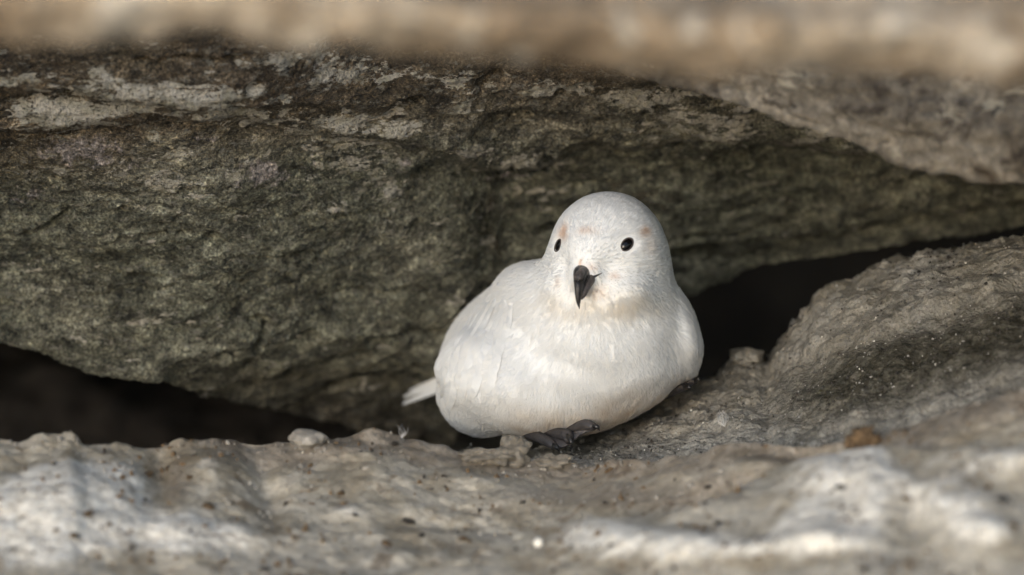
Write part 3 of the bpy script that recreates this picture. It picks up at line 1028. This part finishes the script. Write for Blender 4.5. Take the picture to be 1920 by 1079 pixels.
# ---- tubes and blobs in bird millimetres
def tube(path, radii, seg=12, flat=None, up=(0, 0, 1)):
    path = np.asarray(path, float)
    n = len(path)
    tan = np.gradient(path, axis=0)
    tan /= np.linalg.norm(tan, axis=1)[:, None]
    V = []
    for i in range(n):
        s = np.cross(tan[i], up)
        s /= np.linalg.norm(s) + 1e-9
        w = np.cross(s, tan[i])
        a = np.linspace(0, 2 * math.pi, seg, endpoint=False)
        r1, r2 = (radii[i] if np.ndim(radii[i]) else (radii[i], radii[i]))
        V.append(path[i] + np.outer(np.cos(a), s) * r1 + np.outer(np.sin(a), w) * r2)
    V = np.concatenate(V)
    F = [tuple(map(int, q)) for q in grid_faces(n, seg, closed=True)]
    F.append(tuple(range(seg))[::-1])
    F.append(tuple(range((n - 1) * seg, n * seg)))
    return V, F


def smooth_path(p, n):
    p = np.asarray(p, float)
    t = np.linspace(0, 1, len(p))
    tt = np.linspace(0, 1, n)
    return np.stack([interp_rows(tt, dict(zip(t, p[:, i]))) for i in range(p.shape[1])], -1)


def part(name, VF, mat, parent=petrel):
    return mesh_obj(name, VF[0] * MM, VF[1], mat, parent)


# bill
culmen = smooth_path([L(1095, 508, -46), L(1091, 513, -53), L(1087, 526, -59), L(1085, 544, -62.5), L(1084.5, 562, -63), L(1086.5, 580, -60)], 26)
rad_ = smooth_path([(4.1, 4.2), (3.9, 4.3), (2.9, 3.7), (1.9, 2.7), (1.25, 1.7), (0.10, 0.12)], 26)
part('upper_bill', tube(culmen, rad_, 20, up=FD), M['bill'])
low = smooth_path([L(1111, 514, -47), L(1106, 524, -53.5), L(1100, 537, -57.5), L(1093.5, 552, -60), L(1090, 562, -60.5)], 16)
rl = smooth_path([(2.5, 2.2), (2.6, 2.6), (2.1, 2.3), (1.6, 1.6), (0.4, 0.5)], 16)
part('lower_bill', tube(low, rl, 16, up=FD), M['bill_side'])
groove = smooth_path([L(1103, 517, -57.0), L(1097.5, 530, -60.6), L(1091.5, 545, -62.6), L(1088, 557, -63.2)], 12)
part('bill_groove', tube(groove, smooth_path([(0.35, 0.35), (0.4, 0.4), (0.35, 0.35), (0.15, 0.15)], 12), 8, up=FD), M['claw'])
nost = smooth_path([L(1094, 506, -51), L(1089, 511, -57.5), L(1085, 519, -62.2), L(1083.5, 525, -63.6)], 10)
part('nostril_tube', tube(nost, smooth_path([(2.3, 1.6), (2.5, 1.9), (2.3, 1.8), (1.7, 1.5)], 10), 14, up=FD), M['bill_side'])
nh = L(1083.5, 525.5, -64.2)
part('nostril', tube(np.array([nh + FD * -1.0, nh, nh + FD * 0.25]), [(1.0, 0.9), (1.0, 0.9), (0.7, 0.6)], 10), M['claw'])
gape = smooth_path([L(1104, 522, -53), L(1114, 517.5, -52), L(1123, 513, -50)], 8)
gape = project(gape, 0.15, 3)
part('gape', tube(gape, smooth_path([(1.1, 0.8), (0.5, 0.35), (0.12, 0.12)], 8), 8, up=FD), M['bill'])

# eyes
for e, lab in zip(EYES, (1, -1)):
    c = project(e[None], 0.0, 4)[0]
    nrm = grad(c[None])[0]
    a = np.linspace(0, math.pi, 17)
    b = np.linspace(0, 2 * math.pi, 24, endpoint=False)
    A, B = np.meshgrid(a, b, indexing='ij')
    S_ = np.stack([np.sin(A) * np.cos(B), np.sin(A) * np.sin(B), np.cos(A)], -1).reshape(-1, 3)
    zx = np.cross(nrm, (0, 0, 1))
    zx /= np.linalg.norm(zx)
    zy = np.cross(zx, nrm)
    zy = zy * np.sign(zy[2])
    cc = c - nrm * 1.3
    V = cc + np.outer(S_[:, 0], zx * 0.94 + zy * 0.34 * np.sign(zx[0]) ) * 3.8 + np.outer(S_[:, 1], zy) * 3.15 + np.outer(S_[:, 2], nrm) * 2.4
    eye = part('eye', (V, [tuple(map(int, q)) for q in grid_faces(17, 24, closed=True)]), M['eye'])
    th = np.linspace(0, 2 * math.pi, 28, endpoint=False)
    ringc = c + np.outer(np.cos(th), zx * 0.94 + zy * 0.34 * np.sign(zx[0])) * 3.4 + np.outer(np.sin(th), zy) * 2.8
    ringc = project(ringc, 0.05, 3)
    rv = []
    for i, q in enumerate(ringc):
        out = (q - c) / np.linalg.norm(q - c)
        ph = np.linspace(0, 2 * math.pi, 8, endpoint=False)
        rv.append(q + np.outer(np.cos(ph), out) * 0.38 + np.outer(np.sin(ph), nrm) * 0.35)
    rv = np.concatenate(rv)
    rf = [tuple(map(int, q)) for q in grid_faces(28, 8, closed=True)]
    rf += [(27 * 8 + j, 27 * 8 + (j + 1) % 8, (j + 1) % 8, j) for j in range(8)]
    mesh_obj('eyelid', rv * MM, rf, M['lid'], eye)


BARBS = []
# long feathers: wing coverts laid over the folded wing, and the tail fan
def feather_mesh(path, width, normal_fn, cup=0.25, n=16, w=7, blunt=0.55):
    path = smooth_path(path, n)
    t = np.linspace(0, 1, n)
    prof = width * np.sqrt(np.clip(np.sin(np.pi * np.clip(t * 0.80 + 0.17, 0, 1)), 0, 1)) * (1 - sst(0.9, 1.0, t) * blunt)
    tan = np.gradient(path, axis=0)
    tan /= np.linalg.norm(tan, axis=1)[:, None]
    nr_ = normal_fn(path)
    sd = np.cross(nr_, tan)
    sd /= np.linalg.norm(sd, axis=1)[:, None]
    s = np.linspace(-1, 1, w)
    V = path[:, None] + sd[:, None] * (s[None, :, None] * prof[:, None, None]) - nr_[:, None] * (cup * (s ** 2)[None, :, None] * prof[:, None, None])
    Vb = V - nr_[:, None] * 0.12
    # soft barbs running from the shaft past both edges
    for sg in (-1, 1):
        for tq in np.linspace(0.02, 0.93, 110):
            tq = np.clip(tq + RNG.normal(0, 0.006), 0, 0.95)
            row = []
            for q in (0.0, 0.35, 0.7, 1.06 + RNG.normal(0, 0.05)):
                ti = (tq + 0.10 * q) * (n - 1)
                i0 = int(min(ti, n - 2))
                fr_ = min(ti - i0, 1.3)
                c_ = path[i0] + (path[i0 + 1] - path[i0]) * fr_
                s_ = sd[i0] + (sd[i0 + 1] - sd[i0]) * fr_
                n_ = nr_[i0]
                pr_ = prof[i0] + (prof[i0 + 1] - prof[i0]) * fr_
                row.append(c_ + s_ * sg * q * pr_ - n_ * (cup * q * q * pr_ - 0.16 - 0.12 * RNG.random()))
            row_ = np.array(row)
            BARBS.append(row_[None])
    F = [tuple(map(int, q)) for q in grid_faces(n, w)]
    F2 = [tuple(int(x) + n * w for x in q[::-1]) for q in grid_faces(n, w)]
    return np.concatenate([V.reshape(-1, 3), Vb.reshape(-1, 3)]), F + F2


def add_feather(name, VF):
    return mesh_obj(name, VF[0] * MM, VF[1], M['body'], petrel, attrs={'tint': tint_at(VF[0])})


wing_rows = [  # start px,py -> end px,py, width mm
    (948, 562, 905, 640, 4.5), (930, 560, 880, 640, 4.5), (912, 566, 858, 650, 4.5), (895, 580, 842, 668, 4.2),
    (938, 610, 905, 706, 5.0), (912, 620, 880, 715, 5.0), (888, 630, 855, 722, 4.8), (866, 645, 836, 735, 4.5), (848, 662, 824, 745, 4.0),
    (950, 585, 925, 668, 4.5), (955, 570, 938, 640, 3.8), (925, 640, 912, 722, 4.4), (918, 668, 905, 742, 4.5), (894, 676, 872, 756, 4.6), (870, 690, 848, 765, 4.4), (850, 702, 832, 775, 4.2)]
for x0, y0, x1, y1, wd in wing_rows:
    t = np.linspace(0, 1, 6)
    pp = np.stack([L(x0 + (x1 - x0) * q + 5 * math.sin(q * 3), y0 + (y1 - y0) * q, -60) for q in t])
    # march along the view ray onto the wing surface
    vd = (BO + pp * MM - CAM)
    vd /= np.linalg.norm(vd, axis=1)[:, None]
    for _ in range(60):
        pp = pp + vd * np.clip(sdf(pp), 0, 20)[:, None] * 0.9
    pp = project(pp, 0.0, 3)
    pp = pp + grad(pp) * (0.32 + 0.75 * np.sin(np.pi * t) - 0.55 * t ** 3 + fluff(pp))[:, None]
    VF = feather_mesh(pp, wd, grad, 0.10)
    add_feather('wing_feather', VF)
tail0 = np.array([-46.0, 92.0, 22.0])
for q, (ex, ey, ez) in enumerate([(756, 757, 134), (758, 744, 140), (768, 733, 146), (786, 724, 152), (808, 716, 158)]):
    e = L(ex, ey, ez)
    st_ = tail0 + np.array([0, 4.0 * q, 1.6 * q])
    path = [st_, st_ * 0.5 + e * 0.5 + np.array([0, 0, 1.0]), e]
    VF = feather_mesh(path, 2.0, lambda p: np.repeat(np.array([[-0.25, -0.80, 0.54]]), len(p), 0), 0.12, blunt=0.2)
    add_feather('tail_feather', VF)


BARBS = np.concatenate(BARBS)
SPT = np.concatenate([SPT, BARBS])
hc = bpy.data.hair_curves.new('plumage')
hc.add_curves([4] * len(SPT))
hc.attributes['position'].data.foreach_set('vector', (SPT * MM).astype(np.float32).ravel())
ra = hc.attributes.get('radius') or hc.attributes.new('radius', 'FLOAT', 'POINT')
ra.data.foreach_set('value', np.tile(np.array([0.085, 0.085, 0.065, 0.025], np.float32) * MM, len(SPT)))
ta = hc.attributes.new('tint', 'FLOAT_COLOR', 'POINT')
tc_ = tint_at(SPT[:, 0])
tc_ = np.repeat(np.concatenate([tc_, np.ones((len(tc_), 1))], 1), 4, 0).astype(np.float32)
ta.data.foreach_set('color', tc_.ravel())
hc.materials.append(M['strand'])
plum = bpy.data.objects.new('plumage', hc)
COL.objects.link(plum)
plum.parent = petrel
plum['kind'] = 'stuff'


# feet
def foot(parent_paths, web, claws):
    first = None
    for path, rr in parent_paths:
        part('toe', tube(smooth_path(path, 14), smooth_path(rr, 14), 12), M['foot'])
    for path in claws:
        part('claw', tube(smooth_path(path, 8), smooth_path([(1.5, 1.5), (1.1, 1.1), (0.15, 0.15)], 8), 8), M['claw'])
    w = smooth_path(web, 16)
    top = w + np.array([0, 0, 0.0])
    c = top.mean(0) + np.array([0, 0, 1.2])
    V = np.concatenate([[c], top, top - np.array([0, 0, 1.2]), [c - np.array([0, 0, 2])]])
    n = len(top)
    F = [(0, 1 + i, 1 + (i + 1) % n) for i in range(n)]
    F += [(1 + i, 1 + n + i, 1 + n + (i + 1) % n, 1 + (i + 1) % n) for i in range(n)]
    F += [(2 * n + 1, 1 + n + (i + 1) % n, 1 + n + i) for i in range(n)]
    part('web', (V, F), M['foot'])


foot([([L(1010, 812, -16), L(1040, 813, -30), L(1062, 816, -38), L(1068, 828, -42)], [(3.4, 3.2), (3.3, 3.0), (3.2, 3.0), (2.2, 2.0)]),
      ([L(1040, 815, -18), L(1072, 806, -30), L(1100, 797, -38), L(1114, 801, -42)], [(3.2, 3.0), (3.2, 2.9), (3.0, 2.7), (2.0, 1.8)]),
      ([L(990, 812, -18), L(1010, 820, -30), L(1030, 830, -38), L(1040, 838, -41)], [(3.0, 2.8), (3.0, 2.6), (2.7, 2.4), (1.8, 1.6)])],
     [L(995, 816, -20), L(1020, 832, -38), L(1040, 838, -41), L(1056, 836, -41), L(1068, 830, -41), L(1082, 818, -40), L(1100, 804, -38), L(1112, 804, -41), L(1085, 802, -28), L(1040, 808, -16), L(1000, 812, -14)],
     [[L(1064, 818, -41), L(1071, 829, -45), L(1070, 843, -45)], [L(1110, 798, -41), L(1120, 801, -44), L(1124, 808, -44)], [L(1038, 836, -41), L(1046, 841, -44), L(1048, 847, -44)]])
foot([([L(1235, 742, 14), L(1262, 727, 6), L(1290, 716, 0), L(1306, 713, -3)], [(3.2, 2.8), (3.1, 2.5), (2.7, 2.1), (1.6, 1.3)]),
      ([L(1235, 745, 12), L(1258, 735, 2), L(1278, 727, -5), L(1288, 725, -8)], [(3.0, 2.6), (2.9, 2.4), (2.5, 2.0), (1.5, 1.3)])],
     [L(1236, 748, 10), L(1262, 738, -2), L(1286, 727, -7), L(1300, 718, -4), L(1306, 714, -2), L(1280, 718, 6), L(1245, 732, 14)],
     [[L(1304, 713, -3), L(1309, 711, -6), L(1313, 714, -7)], [L(1286, 726, -8), L(1292, 726, -11), L(1295, 729, -12)]])


# ================================================================== LOOSE THINGS
def on(pxs, pys, which='snow'):
    Q, P3 = (SNOW_PX, SNOW_P) if which == 'snow' else (ICE_PX, ICE_P)
    lim = Q.shape[1] - 34 if which == 'snow' else 12 + 171
    q = Q[:, :lim].reshape(-1, 2)
    i = np.argmin((q[:, 0] - pxs) ** 2 + (q[:, 1] - pys) ** 2)
    return P3[:, :lim].reshape(-1, 3)[i]


def ico(sub):
    import bmesh
    bm = bmesh.new()
    bmesh.ops.create_icosphere(bm, subdivisions=sub, radius=1.0)
    V = np.array([v.co[:] for v in bm.verts])
    F = [tuple(v.index for v in f.verts) for f in bm.faces]
    bm.free()
    return V, F


def lump_mesh(name, sub, seed, amp, freq, scale, mat, sink=0.3):
    V, F = ico(sub)
    d = 1 + amp * fbm(V * freq + seed * 7.7, 3) * 2
    V = V * d[:, None] * np.asarray(scale)
    V[:, 2] += (1 - sink) * scale[2] - scale[2] * 0.2
    return V, F


def lump_obj(name, at, sub, seed, amp, freq, scale, mat, sink=0.4, rz=0.0):
    V, F = lump_mesh(name, sub, seed, amp, freq, scale, mat, sink)
    o = mesh_obj(name, V, F, mat)
    o.location = at
    o.rotation_euler = (0, 0, rz)
    return o


# clear and milky ice lumps
o = lump_obj('ice_chunk', on(962, 862) + np.array([0, -0.004, 0]), 4, 1, 0.42, 1.7, (0.0075, 0.006, 0.0075), M['clear'], 0.35, 0.3)
tag(o, 'upright glassy ice chunk standing in front of the bird', 'ice chunk')
o = lump_obj('ice_chunk', on(915, 858) + np.array([0, -0.002, 0]), 4, 2, 0.42, 1.8, (0.012, 0.008, 0.0038), M['clear'], 0.5)
tag(o, 'low flat glassy ice chunk below the bird belly, left of the upright one', 'ice chunk')
o = lump_obj('ice_chunk', on(1040, 868), 4, 5, 0.42, 1.8, (0.009, 0.007, 0.0034), M['clear'], 0.5)
tag(o, 'low glassy ice chunk in front of the webbed foot', 'ice chunk')
o = lump_obj('ice_nub', on(577, 829) + np.array([0, 0.0, 0.001]), 4, 3, 0.18, 1.2, (0.0088, 0.008, 0.0046), M['chunk'], 0.75)
tag(o, 'rounded pebble-like ice nub on the snow crest at left', 'ice nub')
o = lump_obj('ice_nub', on(1398, 678, 'ice'), 4, 4, 0.22, 1.3, (0.0085, 0.009, 0.0048), M['ice'], 0.4)
tag(o, 'rounded ice bump on the ridge beside the dark hollow', 'ice nub')

# brown clump
root = on(1618, 838) + np.array([0, -0.002, 0.0025])
V, F = [], []
for k_, (cx, cy, cz, r) in enumerate([(0, 0, 0.0012, 0.0042), (0.0042, -0.001, 0.0004, 0.0030), (-0.0042, -0.0005, 0.0004, 0.0032), (0.0015, 0.0008, 0.0040, 0.0028),
                                      (-0.0022, 0.001, 0.0034, 0.0024), (0.0064, 0, 0.0018, 0.0018), (-0.0062, -0.001, -0.0005, 0.0018)]):
    v, f = ico(3)
    v = v * (1 + 1.3 * fbm(v * 2.2 + k_ * 5.3, 4, 0.6))[:, None] * r + np.array([cx, cy, cz])
    F += [tuple(q + len(v) * k_ for q in t_) for t_ in f]
    V.append(v)
V = np.concatenate(V)
o = mesh_obj('debris_clump', V, F, M['clump'])
o.location = root
tag(o, 'dry brown crumbly clump resting on the ice at right', 'debris')

# bright bead
V, F = ico(3)
o = mesh_obj('grit_bead', V * np.array([0.0022, 0.0018, 0.0024]), F, M['white_bead_and_glint'])
o.location = on(1008, 1022) + np.array([0, -0.001, 0.001])
tag(o, 'tiny bright white bead on the foreground snow', 'grit')


# fallen down feathers
def down(name, at, n, length, spread, seed, label, lean=(0, 0, 1)):
    r = np.random.default_rng(seed)
    V, F = [], []
    rt = bpy.data.objects.new(name, None)
    COL.objects.link(rt)
    rt.location = at
    tag(rt, label, 'feather')
    for i in range(n):
        a = r.uniform(-spread, spread)
        l = length * r.uniform(0.6, 1.0)
        dirv = np.array([math.sin(a), r.uniform(-0.3, 0.3), math.cos(a)]) + np.array(lean)
        dirv /= np.linalg.norm(dirv)
        b = np.cross(dirv, (0, 1, 0)) * r.uniform(-0.35, 0.35) * l
        path = np.array([[0, 0, 0], dirv * l * 0.5 + b, dirv * l])
        v, f = tube(smooth_path(path, 6), smooth_path([(0.00009, 0.00009), (0.00008, 0.00008), (0.00003, 0.00003)], 6), 4, up=(0.1, 1, 0.2))
        k0 = sum(len(q) for q in V)
        V.append(v)
        F += [tuple(x + k0 for x in q) for q in f]
    V = np.concatenate(V)
    b_ = mesh_obj('barbs', V, F, M['body'], rt, attrs={'tint': np.full((len(V), 3), 0.5)})
    b_['kind'] = 'stuff'
    q = np.array([[0, 0, 0], np.array(lean) * length * 0.4, np.array(lean) * length * 0.7])
    v, f = tube(smooth_path(q, 6), smooth_path([(0.00018, 0.00018), (0.00014, 0.00014), (0.00005, 0.00005)], 6), 6, up=(0.1, 1, 0.2))
    mesh_obj('shaft', v, f, M['body'], rt, attrs={'tint': np.full((len(v), 3), 0.75)})


down('down_feather', on(1358, 802, 'ice') + np.array([0, -0.001, 0.0005]), 30, 0.009, 0.40, 4, 'small white down feather lying on the ice slope right of the bird', (-0.5, -0.2, 0.45))
down('down_feather', on(752, 822), 6, 0.007, 1.0, 5, 'thin wisp of down standing on the snow crest left of the bird', (0.3, 0, 0.6))

# grit: the larger crumbs one by one
GRIT = [  # px, py, radius in px, dark or brown, where it lies
    (1578, 914, 8, 'd', 'larger of the paired dark crumbs on the white block at lower right'),
    (1560, 921, 5, 'd', 'smaller left one of the paired dark crumbs on the white block'),
    (1328, 913, 6, 'd', 'dark crumb on brown snow left of the white block'),
    (1880, 938, 10, 'd', 'large dark crumb near the right edge of the snow'),
    (1848, 915, 6, 'b', 'brown crumb above the large dark one at the right edge'),
    (160, 965, 10, 'b', 'tall brown crumb in the middle of the white lump at left'),
    (140, 1004, 9, 'b', 'brown crumb at the foot of the white lump at left'),
    (105, 994, 5, 'b', 'tiny brown crumb left of the others on the white lump'),
    (205, 983, 5, 'b', 'tiny brown crumb on the right flank of the white lump'),
    (390, 950, 11, 'b', 'wide brown crumb alone on the grey snow left of centre'),
    (275, 890, 9, 'b', 'brown crumb in the furrow right above the white lump'),
    (355, 895, 7, 'b', 'brown crumb beside the small white bump left of centre'),
    (765, 978, 9, 'd', 'dark elongated crumb on the snow below the bird tail'),
    (790, 1004, 6, 'd', 'small round dark crumb just below the elongated dark one'),
    (725, 1020, 9, 'b', 'brown crumb left of the round dark one near the bottom centre'),
    (665, 965, 5, 'd', 'tiny dark speck on grey snow left of the elongated crumb'),
    (870, 1010, 7, 'b', 'brown crumb left of the bright white bead'),
    (1350, 982, 8, 'd', 'dark crumb under the rim of the white block'),
    (1320, 1002, 5, 'd', 'tiny dark crumb left of the one under the block rim'),
    (1700, 935, 7, 'b', 'brown crumb on top of the white block at right'),
    (1900, 985, 9, 'b', 'brown crumb at the right frame edge low on the snow'),
    (740, 833, 8, 'd', 'dark crumb on the snow crest under the wisp of down'),
    (495, 1068, 8, 'd', 'dark crumb at the bottom edge left of centre'),
    (1620, 1068, 8, 'd', 'dark crumb at the bottom edge under the white block'),
    (420, 1052, 6, 'b', 'brown crumb near the bottom edge left of centre'),
    (640, 925, 7, 'b', 'brown crumb on the grey snow below the rounded ice nub'),
    (1145, 880, 5, 'b', 'tiny brown crumb on the crest right of the webbed foot')]
protos = {}
for i, (gx_, gy_, r, kd, lab) in enumerate(GRIT):
    key = (kd, i % 5)
    if key not in protos:
        V, F = ico(3)
        V = V * (1 + 0.8 * fbm(V * 1.7 + i * 3.1, 3))[:, None]
        o = protos[key] = mesh_obj('grit_crumb', V, F, M['dark_grit' if kd == 'd' else 'brown_grit'])
    else:
        o = protos[key].copy()
        COL.objects.link(o)
    s = r * 0.00022
    o.scale = (s * 1.5, s, s * 0.65)
    o.rotation_euler = (0, 0.3 * math.sin(i), i * 1.3)
    o.location = on(gx_, gy_) + np.array([0, -0.0003, 0.0])
    tag(o, lab, 'grit', 'dark grit on the snow' if kd == 'd' else 'brown dirt crumbs on the snow')

# fine ice grains and specks on the ice slope
V0, F0 = ico(1)
F0 = np.array(F0)


def scatter(name, n, P3, smin_, smax_, mat, wts, label, seed):
    r = np.random.default_rng(seed)
    p = wts.ravel() / wts.sum()
    idx = r.choice(P3.reshape(-1, 3).shape[0], n, p=p)
    c = P3.reshape(-1, 3)[idx] + r.normal(0, 0.0005, (n, 3))
    s = smin_ + (smax_ - smin_) * r.random(n) ** 3
    sc = s[:, None] * r.uniform(0.6, 1.4, (n, 3))
    jitv = V0[None] * (1 + r.normal(0, 0.22, (n, len(V0), 1)))
    a = r.uniform(0, 6.28, n)
    ca, sa = np.cos(a)[:, None], np.sin(a)[:, None]
    jx = jitv[..., 0] * ca - jitv[..., 1] * sa
    jy = jitv[..., 0] * sa + jitv[..., 1] * ca
    V = np.stack([jx, jy, jitv[..., 2]], -1) * sc[:, None] + c[:, None]
    F = (F0[None] + (np.arange(n) * len(V0))[:, None, None]).reshape(-1, 3)
    o = mesh_obj(name, V.reshape(-1, 3), F, mat, smooth=False)
    tag(o, label, 'grains', kind='stuff')


iv = (ICE_PX[..., 0] > 860) & (ICE_PX[..., 0] < 2000) & (IT[None, :] > 0) & (IT[None, :] < 1.08)
wi = iv * (0.35 + np.clip(fbm(ICE_P * 60, 3), 0, 1) * 2) * (1 + 2.5 * np.exp(-((IT[None, :] - 1) / 0.06) ** 2))
scatter('ice_grains', 3000, ICE_P, 0.00012, 0.0006, M['grain'], wi, 'loose glinting ice grains scattered over the slope', 11)
wi2 = iv * np.clip(fbm(ICE_P * 38 + 5, 3) + 0.1, 0, 1) ** 2
scatter('dirt_specks', 2200, ICE_P, 0.00015, 0.0008, M['dark_grit'], wi2, 'fine dark dirt specks peppered over the ice slope', 12)

# crumbs and specks over the foreground snow
sv = (SNOW_PX[..., 0] > -40) & (SNOW_PX[..., 0] < 1960) & (T[None, :] < 0) & (T[None, :] > -1.15)
ws = sv * np.clip(fbm(SNOW_P * 45 + 2, 3) + 0.25, 0, 1) * (1 + 2 * np.exp(-(T[None, :] / 0.06) ** 2))
scatter('snow_crumbs', 1300, SNOW_P, 0.0003, 0.0013, M['chunk'], ws, 'small icy crumbs strewn over the foreground snow', 13)
ws = sv * np.clip(fbm(SNOW_P * 30 + 8, 3) + 0.15, 0, 1) ** 1.5
scatter('dirt_specks', 1000, SNOW_P, 0.0003, 0.0015, M['brown_grit'], ws, 'fine brown dirt specks strewn over the foreground snow', 14)
scatter('dirt_specks', 380, SNOW_P, 0.0003, 0.0013, M['dark_grit'], ws, 'fine blackish specks strewn over the foreground snow', 15)
scatter('painted_glints', 260, ICE_P, 0.00015, 0.0005, M['white_bead_and_glint'], wi, 'tiny white grains standing in for glints on the slope', 16)  # plain white grains: sparkle of the ice put in as colour
